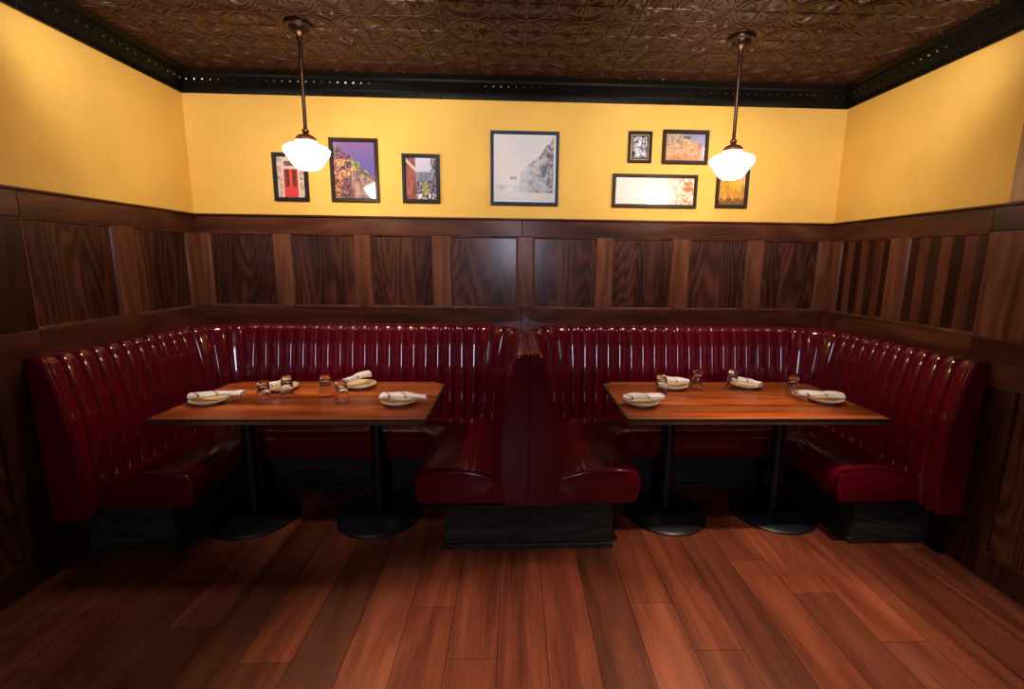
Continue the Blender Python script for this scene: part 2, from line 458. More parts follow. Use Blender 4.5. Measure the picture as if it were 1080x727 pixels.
wb = wains_root('trim_4')
wainscot(wb, 'B', [(XL, -2.23), (-1.773, -1.651), (-1.195, -1.085), (-0.63, -0.512), (-0.017, 0.095), (0.568, 0.682), (1.139, 1.255), (1.703, 1.819), (2.25, XR)], XL, XR, [XL, 0.012, XR])
YEND = -1.19
wl = wains_root('trim_5')
wainscot(wl, 'L', [(-1.44, YEND - 0.02), (-0.72, -0.592), (-0.125, -TH)], -3.6, -TH, [-3.6, YEND - 0.02, -TH])
wr = wains_root('trim_6')
wainscot(wr, 'R', [(-1.44, YEND), (-0.706, -0.58), (-0.125, -TH)], -3.6, -TH, [-3.6, YEND, -TH], lambda a, b: True)
for kind, root in (('L', wl), ('R', wr)):          # full height panelling from the booth's end towards the camera
    obj('end_post', wbox(kind, -1.44, YEND - 0.02, 0.0, ZB0 - 0.12, 0, TH, 0.004), WOOD_SHADED, root)
    obj('panel', wbox(kind, -2.5, -1.44, 0.13, ZR0, 0, 0.008, 0), WOOD_PANEL, root)
    obj('stile', wbox(kind, -2.62, -2.5, 0.0, ZR0, 0, TH, 0.004), WOOD_SHADED, root)
    obj('panel', wbox(kind, -3.6, -2.62, 0.13, ZR0, 0, 0.008, 0), WOOD_PANEL, root)
    obj('panel', wbox(kind, YEND - 0.02, -TH, 0.0, ZB0 - 0.12, 0, 0.012, 0), WOOD_PANEL, root)
    b_ = wbox(kind, -3.6, -1.44, 0.0, 0.14, 0, TH + 0.004, 0.004)
    struct('baseboard_left' if kind == 'L' else 'baseboard_right', b_, WOOD_SHADED)
# a window with pale wooden casing high in the right wall, only its edge inside the picture
bm = BM()
for a0, a1, z0, z1, d in ((-1.36, -1.256, ZR1 + 0.014, ZCR, 0.028), (-2.50, -2.396, ZR1 + 0.014, ZCR, 0.028), (-2.396, -1.36, 2.53, ZCR, 0.026)):
    bx(bm, (XR - d, a0, z0), (XR, a1, z1), 0.004)
struct('trim_7', bm, WOOD_TAN)
bm = BM()
for a0, a1, z0, z1 in ((-1.40, -1.36, ZR1 + 0.014, 2.53), (-2.396, -2.356, ZR1 + 0.014, 2.53), (-1.90, -1.865, ZR1 + 0.014, 2.53), (-2.356, -1.40, ZR1 + 0.014, 1.90), (-2.356, -1.40, 2.49, 2.53)):
    bx(bm, (XR - 0.018, a0, z0), (XR, a1, z1), 0.002, 1)
w2 = struct('window_2', bm, FRAMEBROWN)
bm = BM(); bx(bm, (XR - 0.006, -2.36, 1.88), (XR, -1.40, 2.51)); obj('pane', bm, BEADGLOSS, w2)

# ------------------------------------------------------------------ banquettes
R0 = 0.38
class Path:
    """Plan line of one booth: wall leg, corner, back, corner, seam leg. Offsets go into the booth."""
    def __init__(s, xa, xb, yw, ya, yb, seat_a=None, seat_b=None):
        s.seat = (ya if seat_a is None else seat_a, yb if seat_b is None else seat_b)
        s.xa, s.xb, s.yw, s.ya, s.yb = xa, xb, yw, ya, yb
    def at(s, d, u, rmin=0.0, ref=0.10):
        """u runs in metres of the line offset by ref. Returns the point at offset d."""
        r = max(R0 - d, rmin)
        rr = R0 - ref; la = (s.yw - R0) - s.ya; arc = rr * PI / 2; lb = (s.xb - s.xa) - 2 * R0; lc = (s.yw - R0) - s.yb
        e = d + r                                  # where the straight part ends
        if u <= la:
            y = s.ya + (u / la) * ((s.yw - e) - s.ya); return Vector((s.xa + d, y, 0)), Vector((1, 0, 0))
        u -= la
        if u <= arc:
            a = u / arc * PI / 2; c = Vector((s.xa + e, s.yw - e, 0)); n = Vector((math.cos(a), -math.sin(a), 0))
            return c - n * r, n
        u -= arc
        if u <= lb:
            x = (s.xa + e) + u / lb * ((s.xb - s.xa) - 2 * e); return Vector((x, s.yw - d, 0)), Vector((0, -1, 0))
        u -= lb
        if u <= arc:
            a = u / arc * PI / 2; c = Vector((s.xb - e, s.yw - e, 0)); n = Vector((-math.sin(a), -math.cos(a), 0))
            return c - n * r, n
        u -= arc
        y = (s.yw - e) + min(1, u / lc) * (s.yb - (s.yw - e)); return Vector((s.xb - d, y, 0)), Vector((-1, 0, 0))
    def length(s, ref=0.10):
        return (s.yw - R0 - s.ya) + (s.yw - R0 - s.yb) + (s.xb - s.xa) - 2 * R0 + (R0 - ref) * PI

BP = [(0.132, 0.262), (0.142, 0.34), (0.150, 0.44), (0.153, 0.54), (0.147, 0.64), (0.136, 0.73), (0.122, 0.81), (0.107, 0.89), (0.092, 0.96), (0.079, 1.01),
      (0.069, 1.042), (0.058, 1.062), (0.045, 1.073), (0.030, 1.077), (0.014, 1.078), (0.0006, 1.078)]
def smooth_profile(P, n=2):
    for _ in range(n):
        Q = [P[0]]
        for a, b in zip(P, P[1:]):
            Q += [(a[0] * .75 + b[0] * .25, a[1] * .75 + b[1] * .25), (a[0] * .25 + b[0] * .75, a[1] * .25 + b[1] * .75)]
        P = Q + [P[-1]]
    return P
BP2 = smooth_profile(BP, 1)
SP = [(0.12, 0.262), (0.30, 0.262), (0.50, 0.262), (0.566, 0.262), (0.578, 0.268), (0.590, 0.292), (0.598, 0.33), (0.601, 0.37), (0.599, 0.405), (0.592, 0.428), (0.578, 0.443),
      (0.55, 0.451), (0.50, 0.458), (0.44, 0.461), (0.37, 0.459), (0.30, 0.450), (0.23, 0.434), (0.17, 0.414), (0.12, 0.398)]

def banquette(label, path):
    xc = (path.xa + path.xb) / 2
    root = thing('banquette', label, 'banquette', (xc, -0.05, 0.0), 'channel backed booths')
    L = path.length(); nch = round(L / 0.088); sub = 12
    # channelled backrest
    rows = []
    for i in range(nch * sub + 1):
        u = min(L - 1e-9, L * i / (nch * sub)); f = (i % sub) / sub
        if i == nch * sub: f = 0
        bulge = 0.017 * (1 - abs(2 * f - 1) ** 2.6) ** 0.62
        row = []
        for k, (d, z) in enumerate(BP2):
            a = BP2[max(0, k - 1)]; b = BP2[min(len(BP2) - 1, k + 1)]
            td, tz = b[0] - a[0], b[1] - a[1]; ll = math.hypot(td, tz); nd, nz = tz / ll, -td / ll
            if nd < -0.2: nd, nz = nd * 0.3, nz
            amt = bulge - 0.012
            if k > len(BP2) - 4: amt *= 0.3
            p, n = path.at(d, u); row.append((p.x + n.x * nd * amt, p.y + n.y * nd * amt, z + nz * amt))
        p, n = path.at(0.0006, u); row.append((p.x, p.y, 0.262))
        rows.append(row)
    bm = BM(); strip(bm, rows, closed=True)
    bm.verts.ensure_lookup_table()
    nrow = len(rows[0])
    bm.faces.new([bm.verts[i] for i in range(nrow)][::-1]); bm.faces.new([bm.verts[len(rows) * nrow - nrow + i] for i in range(nrow)])
    obj('backrest', bm, LEATHER, root, smooth=True, auto=1.2)
    # flat leather caps behind the rounded corners
    for sx, xw in ((1, path.xa), (-1, path.xb)):
        bm = BM(); top = []
        arc = [path.at(0.016, (path.yw - R0 - path.ya if sx == 1 else L - (path.yw - R0 - path.yb) - (R0 - .1) * PI / 2) + (R0 - .1) * PI / 2 * q / 10)[0] for q in range(11)]
        pre, post = ((xw, path.yw - R0), (xw + R0, path.yw)) if sx == 1 else ((xw - R0, path.yw), (xw, path.yw - R0))
        pts = [(xw, path.yw), pre] + [(p.x, p.y) for p in arc] + [post]
        lo = [bm.verts.new((x, y, 1.03)) for x, y in pts]; hi = [bm.verts.new((x, y, 1.077)) for x, y in pts]
        bm.faces.new(hi); bm.faces.new(lo[::-1])
        for i in range(len(pts)):
            j = (i + 1) % len(pts); bm.faces.new((lo[i], lo[j], hi[j], hi[i]))
        obj('corner_cap', bm, LEATHER, root)
    # plain leather end panels with piping round their edge
    for xw, sx, ye in ((path.xa, 1, path.ya), (path.xb, -1, path.yb)):
        bm = BM(); out = [(0.0004, 0.262)] + [((d + 0.0035) if d > 0.004 else 0.0004, z + (0.004 if z > 1.03 else 0)) for d, z in BP2]
        def ins(d, z, k):                           # pull a rim point in towards the panel's middle line
            md, mz = 0.035, min(max(z, 0.30), 1.02); vx, vz = md - d, mz - z; l_ = math.hypot(vx, vz) or 1.0
            return d + vx / l_ * k, z + vz / l_ * k
        rows = [[(xw + sx * d, ye + 0.03, z) for d, z in out], [(xw + sx * d, ye - 0.004, z) for d, z in out]]
        for k, dy in ((0.003, -0.009), (0.010, -0.012)):
            q = [ins(d, z, k) if d > 0.003 else (d, z) for d, z in out]; rows.append([(xw + sx * d, ye + dy, z) for d, z in q])
        vr = strip(bm, rows, closed=True)
        for r_, yy in ((vr[-1], ye - 0.0125), (vr[0], ye + 0.03)):
            c_ = bm.verts.new((xw + sx * 0.035, yy, 0.66)); n = len(r_)
            for i in range(n): bm.faces.new((r_[i], r_[(i + 1) % n], c_))
        ep = obj('end_panel', bm, LEATHER_END, root, smooth=True, auto=0.22)
        bm = BM(); tube(bm, [(xw + sx * (d + 0.002), ye + 0.004, z) for d, z in out[2:-1]], 0.0042, 6)
        o_ = obj('piping', bm, PIPING, None, smooth=True)
        for v in o_.data.vertices: v.co -= Vector(root.location)
        o_.parent = ep
    # seat cushion
    rows = []; M = 150
    back_L = L; full = path; path = Path(full.xa, full.xb, full.yw, full.seat[0], full.seat[1]); L = path.length(0.09)
    def ring(u, dy=0.0, inset=0.0):
        cd, cz = 0.36, 0.36; r = []
        for d, z in SP:
            d2 = d + (cd - d) * inset * 0.12; z2 = z + (cz - z) * inset
            p, n = path.at(d2, u, 0.09); r.append((p.x, p.y + dy, z2))
        return r
    us = [L * i / M for i in range(M + 1)]; us[-1] = L - 1e-9
    rows = [ring(0, 0.0, 0.16), ring(0, 0.002, 0.08), ring(0, 0.008, 0.03)] + [ring(u, 0.022 if k == 0 else 0.0, 0) for k, u in enumerate(us[:-1])]
    rows += [ring(us[-1], 0.022, 0), ring(us[-1], 0.008, 0.03), ring(us[-1], 0.002, 0.08), ring(us[-1], 0.0, 0.16)]
    bm = BM(); vr = strip(bm, rows, closed=True)
    bm.faces.new(vr[0][::-1]); bm.faces.new(vr[-1])
    bmesh.ops.remove_doubles(bm, verts=bm.verts[:], dist=1e-5)
    obj('seat', bm, LEATHER_SEAT, root, smooth=True, auto=0.9)
    # recessed plinth
    bm = BM(); rows = []
    for u in us:
        r = []
        for d, z in ((0.02, 0.0), (0.472, 0.0), (0.472, 0.03), (0.46, 0.034), (0.46, 0.26), (0.02, 0.26)):
            p, n = path.at(d, u, 0.02); r.append((p.x, max(p.y, -1.155), z))
        rows.append(r)
    # the seam leg of the plinth is the shared centre box, so stop where it begins
    keep = [r for r in rows if (path.xb > 1 and min(q[0] for q in r) > 0.52) or (path.xb < 1 and max(q[0] for q in r) < -0.43)]
    vr = strip(bm, keep, closed=True); bm.faces.new(vr[0][::-1]); bm.faces.new(vr[-1])
    obj('plinth', bm, WOOD_GREY, root, smooth=True, auto=0.5)
    return root

pathL = Path(XL + TH + 0.006, XS - 0.0015, -TH - 0.006, -1.29, YE + 0.012, -1.185, YE + 0.004)
banquette('oxblood leather booth with ribbed back against the left wall', pathL)
class Mirror(Path): pass
pathR = Path(XS + 0.0015, XR - TH - 0.006, -TH - 0.006, YE + 0.012, -1.29, YE + 0.004, -1.185)
banquette('oxblood leather booth with ribbed back against the right wall', pathR)

t = thing('bench_plinth', 'grey black wooden base under the double seat end between both booths', 'banquette base', (XS, -0.6, 0.0))
bm = BM(); bx(bm, (-0.415, -1.158, 0.03), (0.502, -0.50, 0.258), 0.004); obj('body', bm, WOOD_GREY, t)
bm = BM(); bx(bm, (-0.421, -1.17, 0.0), (0.508, -0.49, 0.028), 0.005); obj('skirting', bm, WOOD_GREY, t)

# ------------------------------------------------------------------ tables
def table(label, x0, x1, y0, y1, cols, seed):
    rng = random.Random(seed)
    cx, cy = (x0 + x1) / 2, (y0 + y1) / 2
    root = thing('table', label, 'table', (cx, cy, 0.0), 'booth tables')
    ch = 0.065; z0, z1 = 0.716, 0.75
    bm = BM(); lay = bm.loops.layers.float_color.new('tone')
    n = 9; ys = [y0 + (y1 - y0) * i / n for i in range(n + 1)]
    def xlim(y):                                    # the two far corners are cut off
        k = max(0.0, y - (y1 - ch)); return x0 + k, x1 - k
    ys = sorted(set(ys + [y1 - ch]))
    for a, b in zip(ys, ys[1:]):
        la, ra = xlim(a); lb, rb = xlim(b)
        v = [bm.verts.new(p) for p in ((la, a, z0), (ra, a, z0), (rb, b, z0), (lb, b, z0), (la, a, z1), (ra, a, z1), (rb, b, z1), (lb, b, z1))]
        fs = [bm.faces.new([v[i] for i in q]) for q in ((3, 2, 1, 0), (4, 5, 6, 7), (0, 1, 5, 4), (1, 2, 6, 5), (2, 3, 7, 6), (3, 0, 4, 7))]
        tn = rng.uniform(0.5, 1.3); h = rng.uniform(-.05, .05)
        for f in fs:
            for l in f.loops: l[lay] = (tn * (1 + h), tn, tn * (1 - h), 1)
    top = obj('tabletop', bm, WOOD_TABLE, root)
    bm = BM(); pts = [(x0, y0), (x1, y0), (x1, y1 - ch), (x1 - ch, y1), (x0 + ch, y1), (x0, y1 - ch)]
    o = 0.006; cxy = Vector((cx, cy))
    rows = []
    for dd, z in ((0.0, z0 - 0.001), (o, z0 + 0.004), (o, z1 - 0.004), (0.001, z1 + 0.0008), (-0.012, z1 + 0.0008)):
        rows.append([(p[0] + math.copysign(dd, p[0] - cx), p[1] + math.copysign(dd, p[1] - cy), z) for p in pts])
    strip(bm, rows, closed=True)
    e = obj('edge_band', bm, WOOD_EDGE, root); 
    for xx in cols:
        y = -0.82
        bm = BM(); lathe(bm, [(0.0, 0.716), (0.036, 0.716), (0.036, 0.05), (0.048, 0.042), (0.0, 0.042)], 28, (xx, y, 0)); c = obj('column', bm, CASTIRON, root, smooth=True, auto=0.6)
        bm = BM(); lathe(bm, [(0.0, 0.052), (0.05, 0.05), (0.08, 0.042), (0.17, 0.030), (0.235, 0.020), (0.25, 0.010), (0.25, 0.0), (0.0, 0.0)], 48, (xx, y, 0)); obj('disc_base', bm, CASTIRON, root, smooth=True, auto=0.6)
        bm = BM(); bx(bm, (xx - 0.14, y - 0.14, 0.706), (xx + 0.14, y + 0.14, 0.7155), 0.003, 1); obj('mounting_plate', bm, CASTIRON, root)
    return root
table('plank topped reddish wooden table standing in the left booth', -1.857, -0.499, -1.192, -0.475, (-0.855, -1.60), 3)
table('plank topped reddish wooden table standing in the right booth', 0.559, 1.94, -1.190, -0.465, (0.905, 1.59), 8)
ZT = 0.7512

# ------------------------------------------------------------------ plates
def plate(x, y, label):
    root = thing('plate', label, 'plate', (x, y, ZT), 'white plates on the tables')
    bm = BM(); R = 0.098
    lathe(bm, [(0.0, 0.004), (0.045, 0.004), (0.047, 0.0), (0.053, 0.0), (0.056, 0.006), (0.075, 0.012), (R - 0.004, 0.0235), (R, 0.0265), (R - 0.001, 0.0285)], 48, (x, y, ZT))
    obj('dish_underside', bm, CHINA, root, smooth=True)
    bm = BM(); lathe(bm, [(0.0, 0.0095), (0.055, 0.0095), (0.066, 0.0125), (0.084, 0.0225), (R - 0.001, 0.0285)], 48, (x, y, ZT))
    o = obj('dish_face', bm, CHINATOP, root, smooth=True); o['label'] = 'cream inner face'
    return root
PL = [(-1.723, -0.937, 'white plate at the near left corner of the left booth table'),
      (-1.462, -0.672, 'white plate at the far left of the left booth table, behind two glasses'),
      (-1.005, -0.614, 'white plate at the far right of the left booth table'),
      (-0.682, -0.951, 'white plate at the near right corner of the left booth table'),
      (0.681, -0.964, 'white plate at the near left corner of the right booth table'),
      (0.977, -0.619, 'white plate at the far left of the right booth table'),
      (1.475, -0.591, 'white plate at the far right of the right booth table'),
      (1.788, -0.904, 'white plate at the near right corner of the right booth table')]
for p in PL: plate(*p)

# ------------------------------------------------------------------ rolled napkins
def napkin(x, y, z, rot, label, length=0.235, w=0.036, h=0.017, taper=(1.0, 0.85), tilt=0.0, bend=0.0, fan=0.0, turns=2.2, seed=1, roll=0.0):
    rng = random.Random(seed); bm = BM(); uv = bm.loops.layers.uv.new('UVMap')
    n, m = 22, 64; rows = []; us = []
    for i in range(n + 1):
        t = i / n; sx = (t - 0.5) * length
        s = taper[0] + (taper[1] - taper[0]) * t + 0.05 * math.sin(t * 7 + seed)
        if fan and t > 0.72: s *= 1 + fan * (t - 0.72) / 0.28
        row = []; ur = []
        for side in (0, 1):
            for k in range(m + 1):
                q = k / m if side == 0 else 1 - k / m
                a = -2.0 + q * turns * 2 * PI + roll; rr = (0.25 + 0.75 * q) - (0.0 if side == 0 else 0.075)
                wob = 1 + 0.03 * math.sin(5 * a + t * 9 + seed)
                ca, sa = math.cos(a), math.sin(a); yy = math.copysign(abs(ca) ** 0.75, ca) * w * rr * s * wob + 0.004 * math.sin(t * 8 + seed)
                zz = math.copysign(abs(sa) ** 0.8, sa) * h * rr * (0.6 + 0.4 * s) * wob - 0.005 * (abs(t - .5) * 2) ** 3 + 0.0025 * math.sin(t * 11 + seed * 2 + yy * 50)
                ex = 0.006 * math.sin(a * 1.0 + seed) * (1 if t > 0.5 else -1) * (abs(t - .5) * 2) ** 3
                row.append((sx + ex, yy + bend * math.sin(t * PI), zz + h + tilt * sx + 0.0)); ur.append((t + 0.16 * (yy / w) - 0.05, q))
        rows.append(row); us.append(ur)
    vr = strip(bm, rows, closed=True)
    idx = {v: us[i][k] for i, r in enumerate(vr) for k, v in enumerate(r)}
    for f in bm.faces:
        for l in f.loops: l[uv].uv = idx[l.vert]
    for r in (vr[0], vr[-1]):                      # close the sheet's thickness at both ends
        for k in range(m):
            a, b, c, d = r[k], r[k + 1], r[2 * m + 1 - k - 1], r[2 * m + 1 - k]
            f = bm.faces.new((a, b, c, d))
            for l in f.loops: l[uv].uv = idx[l.vert]
    o = obj('napkin', bm, LINEN, None, smooth=True, auto=0.9)
    o.location = (x, y, z); o.rotation_euler = (0, 0, rot)
    o['label'] = label; o['category'] = 'napkin'; o['group'] = 'striped cloth napkins'
    return o
ZN = ZT + 0.0245
napkin(-1.69, -0.922, ZN + 0.012, 0.10, 'white rolled napkin on the near left plate of the left booth table', 0.27, 0.046, 0.015, (1.1, 0.62), 0.03, seed=1)
napkin(-1.475, -0.70, ZN + 0.003, 0.95, 'rolled napkin seen through a tumbler on the far left plate, left booth', 0.16, 0.026, 0.020, (1.1, 1.0), 0.0, seed=2)
napkin(-1.04, -0.612, ZN + 0.020, 0.65, 'bunched napkin with upright tip on the far right plate, left booth', 0.19, 0.027, 0.020, (0.9, 1.15), 0.22, fan=0.3, seed=3)
napkin(-0.655, -0.94, ZN + 0.008, -0.08, 'white napkin on the near right plate of the left booth table, beside the bench', 0.25, 0.046, 0.016, (1.15, 0.72), -0.02, seed=4)
napkin(0.69, -0.95, ZN + 0.008, 0.05, 'white napkin on the near left plate of the right booth table', 0.225, 0.046, 0.017, (0.9, 1.0), 0.0, seed=5)
napkin(0.985, -0.600, ZN + 0.012, -0.18, 'white napkin draped on the far left plate of the right booth table', 0.19, 0.042, 0.019, (1.1, 0.95), -0.06, seed=6)
napkin(1.468, -0.60, ZN + 0.008, -0.85, 'tightly rolled napkin lying diagonally on the far right plate, right booth', 0.18, 0.022, 0.018, (0.85, 1.1), -0.06, seed=7)
napkin(1.762, -0.885, ZN + 0.008, -0.10, 'white napkin on the near right plate of the right booth table', 0.265, 0.046, 0.015, (0.85, 1.1), -0.02, seed=8)

# ------------------------------------------------------------------ upturned tumblers
def tumbler(x, y, label):
    bm = BM(); H = 0.124
    lathe(bm, [(0.0365, 0.0), (0.0368, 0.002), (0.034, 0.05), (0.0315, 0.095), (0.029, 0.110), (0.024, H), (0.0, H), ], 36)
    lathe(bm, [(0.0365, 0.0), (0.0350, 0.0), (0.0345, 0.003), (0.0318, 0.05), (0.0285, 0.088), (0.022, 0.097), (0.0, 0.099)], 36)
    bmesh.ops.remove_doubles(bm, verts=bm.verts[:], dist=1e-5)
    o = obj('tumbler', bm, TUMBLER, None, smooth=True, auto=1.0)
    o.location = (x, y, ZT + 0.0002); o['label'] = label; o['category'] = 'glass'; o['group'] = 'upturned tumblers'
    return o
GL = [(-1.432, -0.928, 'upturned clear tumbler, leftmost on the left booth table'),
      (-1.355, -0.822, 'upturned clear tumbler in front of a plate, second from left, left booth table'),
      (-1.143, -0.803, 'upturned clear tumbler, third from left on the left booth table'),
      (-1.008, -0.920, 'upturned clear tumbler, rightmost on the left booth table'),
      (0.857, -0.768, 'upturned clear tumbler between two plates, leftmost on the right booth table'),
      (1.125, -0.640, 'upturned clear tumbler right of the draped napkin, second on the right booth table'),
      (1.362, -0.630, 'upturned clear tumbler beside the diagonal napkin roll, third on the right booth table'),
      (1.662, -0.789, 'upturned clear tumbler, rightmost on the right booth table')]
for g in GL: tumbler(*g)

# ------------------------------------------------------------------ pendant lamps
def pendant(x, y, zg, label):
    """zg: height of the shade's widest ring."""
    root = thing('pendant_lamp', label, 'pendant lamp', (x, y, ZC), 'schoolhouse pendants')
    bm = BM(); lathe(bm, [(0.0, -0.004), (0.072, -0.004), (0.074, -0.010), (0.070, -0.020), (0.052, -0.026), (0.050, -0.036), (0.040, -0.050), (0.026, -0.060), (0.014, -0.066), (0.012, -0.085), (0.0, -0.085)], 36, (x, y, ZC))
    obj('canopy', bm, BRONZE, root, smooth=True, auto=0.7)
    zt = zg + 0.088
    bm = BM(); lathe(bm, [(0.0, ZC - 0.08), (0.0095, ZC - 0.08), (0.0095, zt), (0.0, zt)], 16, (x, y, 0)); obj('rod', bm, BRONZE, root, smooth=True, auto=0.7)
    bm = BM(); lathe(bm, [(0.0, zt + 0.022), (0.012, zt + 0.020), (0.019, zt + 0.012), (0.019, zt + 0.002), (0.013, zt - 0.004), (0.018, zt - 0.010), (0.040, zt - 0.018), (0.053, zt - 0.030), (0.056, zt - 0.047), (0.050, zt - 0.048), (0.0, zt - 0.04)], 36, (x, y, 0))
    obj('shade_fitter', bm, COPPER, root, smooth=True, auto=0.7)
    bm = BM(); prof = [(0.046, 0.052), (0.049, 0.040), (0.066, 0.034), (0.098, 0.026), (0.124, 0.014), (0.135, 0.0), (0.134, -0.012), (0.125, -0.030), (0.108, -0.055), (0.088, -0.082), (0.074, -0.100), (0.055, -0.113), (0.028, -0.120), (0.0, -0.122)]
    prof = [(r * 0.89, z * 0.9) for r, z in prof]
    lathe(bm, smooth_profile(prof, 1), 48, (x, y, zg - 0.004)); obj('globe_shade', bm, GLOBE, root, smooth=True)
    return root
pendant(-1.196, -0.72, 2.145, 'white glass pendant lamp above the left booth table')
pendant(1.204, -0.715, 2.14, 'white glass pendant lamp above the right booth table')

# ------------------------------------------------------------------ framed pictures
def nz(u, v, s=1.0, k=0): return mnoise.fractal(Vector((u * s, v * s, k * 7.3)), 0.9, 2.1, 4)
def mixc(a, b, t):
    t = max(0.0, min(1.0, t)); return tuple(x + (y - x) * t for x, y in zip(a, b))
def cell(u, v, s, k):
    iu, iv = math.floor(u * s), math.floor(v * s * 1.0); r = random.Random(iu * 7919 + iv * 104729 + k * 31)
    return r.random(), r.random(), r.random()
def srgb(r, g, b): return tuple(((c / 255) / 12.92 if c / 255 <= 0.04045 else ((c / 255 + 0.055) / 1.055) ** 2.4) for c in (r, g, b))

def p_door(u, v):                                   # weathered white doorway with a red double door; v up
    c = mixc(srgb(215, 195, 190), srgb(165, 130, 120), nz(u, v, 9, 1) + 0.3)
    if nz(u, v, 14, 2) > 0.45: c = srgb(70, 50, 50)
    if 0.24 < u < 0.76 and v < 0.70:
        c = srgb(190, 45, 40)
        if v > 0.27 and (0.30 < u < 0.44 or 0.56 < u < 0.70): c = mixc(srgb(60, 45, 50), srgb(130, 50, 50), nz(u, v, 12, 3) + .3)
        if 0.47 < u < 0.53: c = srgb(225, 90, 60)
        if v < 0.25: c = srgb(205, 60, 70)
    elif 0.18 < u < 0.82 and v < 0.95: c = mixc(srgb(222, 205, 205), c, 0.25)
    if 0.26 < u < 0.74 and 0.77 < v < 0.89: c = mixc(srgb(150, 110, 105), srgb(95, 65, 65), nz(u, v, 10, 4) + .5)
    return c
def p_night(u, v):                                  # hillside town at dusk, lamps lit on the slope
    sky = mixc(srgb(92, 84, 160), srgb(132, 100, 158), v * 2 - 1)
    edge = 0.98 - 0.62 * u + 0.06 * nz(u, v, 9, 5)
    c = sky
    if v < edge:
        k = nz(u, v, 22, 1); a, b, d = cell(u + 0.02 * k, v, 34, 1)
        c = mixc(srgb(140, 104, 124), srgb(62, 42, 58), 0.5 + k * 1.1 + (a - .5) * .5)
        lamp = 2.2 * nz(u * 1.0, v * 1.6, 6, 8) + 0.9 * max(0, 1 - abs(v - 0.50) * 3.2) * max(0, 1 - u * 1.5) - 0.25
        if v < 0.70 and u < 0.62 and lamp > 0.15 and b > 0.35: c = mixc(c, mixc(srgb(226, 130, 58), srgb(255, 205, 130), d), min(1, lamp * 1.6))
        if v < 0.36: c = mixc(c, srgb(46, 24, 26), 0.45 - 0.3 * u)
        if 0.42 < u < 0.86 and v > 0.74 - 0.36 * u and v > 0.42 and v > edge - 0.16 - 0.05 * k: c = mixc(srgb(62, 80, 50), srgb(158, 172, 104), 0.5 + k)
        if u > 0.42 and v < 0.80 - 0.5 * u and v < 0.5: c = mixc(srgb(86, 66, 80), srgb(176, 142, 132), nz(u, v, 8, 6) + .3 + 0.4 * u)
    return c
def p_alley(u, v):
    c = mixc(srgb(205, 200, 225), srgb(170, 170, 205), 1 - v)
    if v < 0.66: c = mixc(srgb(105, 110, 140), srgb(140, 140, 165), nz(u, v, 9, 1) + .5)
    if u < 0.32 + 0.25 * max(0, 0.45 - v): c = mixc(srgb(122, 62, 62), srgb(170, 100, 92), nz(u * 2, v, 5, 2) + .5)
    if abs(v - (0.95 - u * 0.75)) < 0.04 and u < 0.36: c = srgb(205, 190, 200)
    if u > 0.84 + 0.04 * nz(u, v, 8, 3): c = mixc(srgb(55, 58, 75), srgb(190, 185, 200), nz(u, v, 14, 4) + .3)
    if u > 0.34 and v < 0.46:
        k = nz(u, v, 16, 9); a, b, d = cell(u, v, 34, 9)
        c = mixc(srgb(66, 58, 76), srgb(172, 156, 172), 0.4 + k + (a - .5) * .5)
        if (u - 0.63) ** 2 * 2 + (v - 0.26) ** 2 * .5 < 0.02 + 0.012 * k: c = mixc(srgb(112, 112, 66), srgb(186, 178, 118), d * .6 + k + .3)
        if v < 0.15 and k > 0.05: c = srgb(222, 216, 224)
    return c
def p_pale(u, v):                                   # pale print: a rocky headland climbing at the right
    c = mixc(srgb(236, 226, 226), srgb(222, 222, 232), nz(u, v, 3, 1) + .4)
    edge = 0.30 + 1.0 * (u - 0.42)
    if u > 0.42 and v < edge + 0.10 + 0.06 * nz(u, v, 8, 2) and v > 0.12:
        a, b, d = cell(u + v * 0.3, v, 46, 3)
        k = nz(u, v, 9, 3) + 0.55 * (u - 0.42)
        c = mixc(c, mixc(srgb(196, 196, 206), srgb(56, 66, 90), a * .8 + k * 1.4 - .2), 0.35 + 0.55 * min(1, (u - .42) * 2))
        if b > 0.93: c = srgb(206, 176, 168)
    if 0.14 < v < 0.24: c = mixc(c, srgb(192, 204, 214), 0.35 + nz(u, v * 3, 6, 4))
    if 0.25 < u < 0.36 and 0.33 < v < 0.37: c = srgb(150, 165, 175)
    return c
def p_bw(u, v):
    k = nz(u, v, 7, 1) + 0.5 + 0.35 * nz(u, v, 18, 2)
    if (u - 0.42) ** 2 * 1.0 + (v - 0.62) ** 2 * 1.5 < 0.02: k += 0.5
    if 0.28 < u < 0.58 and 0.1 < v < 0.5: k += 0.3
    return mixc(srgb(28, 32, 52), srgb(218, 218, 232), k)
def p_ruin(u, v):
    c = mixc(srgb(168, 172, 198), srgb(140, 140, 175), v)
    if v < 0.66: c = mixc(srgb(150, 112, 120), srgb(186, 136, 110), nz(u, v, 5, 1) + .5)
    if v < 0.62 + 0.22 * max(0, 1 - abs(u - 0.5) * 3) + 0.05 * nz(u, v, 9, 2) and u < 0.82:
        c = mixc(srgb(222, 178, 142), srgb(178, 128, 100), nz(u, v, 11, 3) + .5)
    if u < 0.44 and v > 0.45 + nz(u, v, 5, 5) * .3: c = mixc(srgb(140, 122, 112), srgb(196, 178, 160), nz(u, v, 16, 6) + .4)
    if 0.46 < u < 0.62 and 0.82 < v < 0.92: c = srgb(96, 84, 92)
    if v < 0.2: c = mixc(srgb(205, 152, 116), srgb(168, 118, 92), nz(u * 2, v, 6, 7) + .5)
    return c
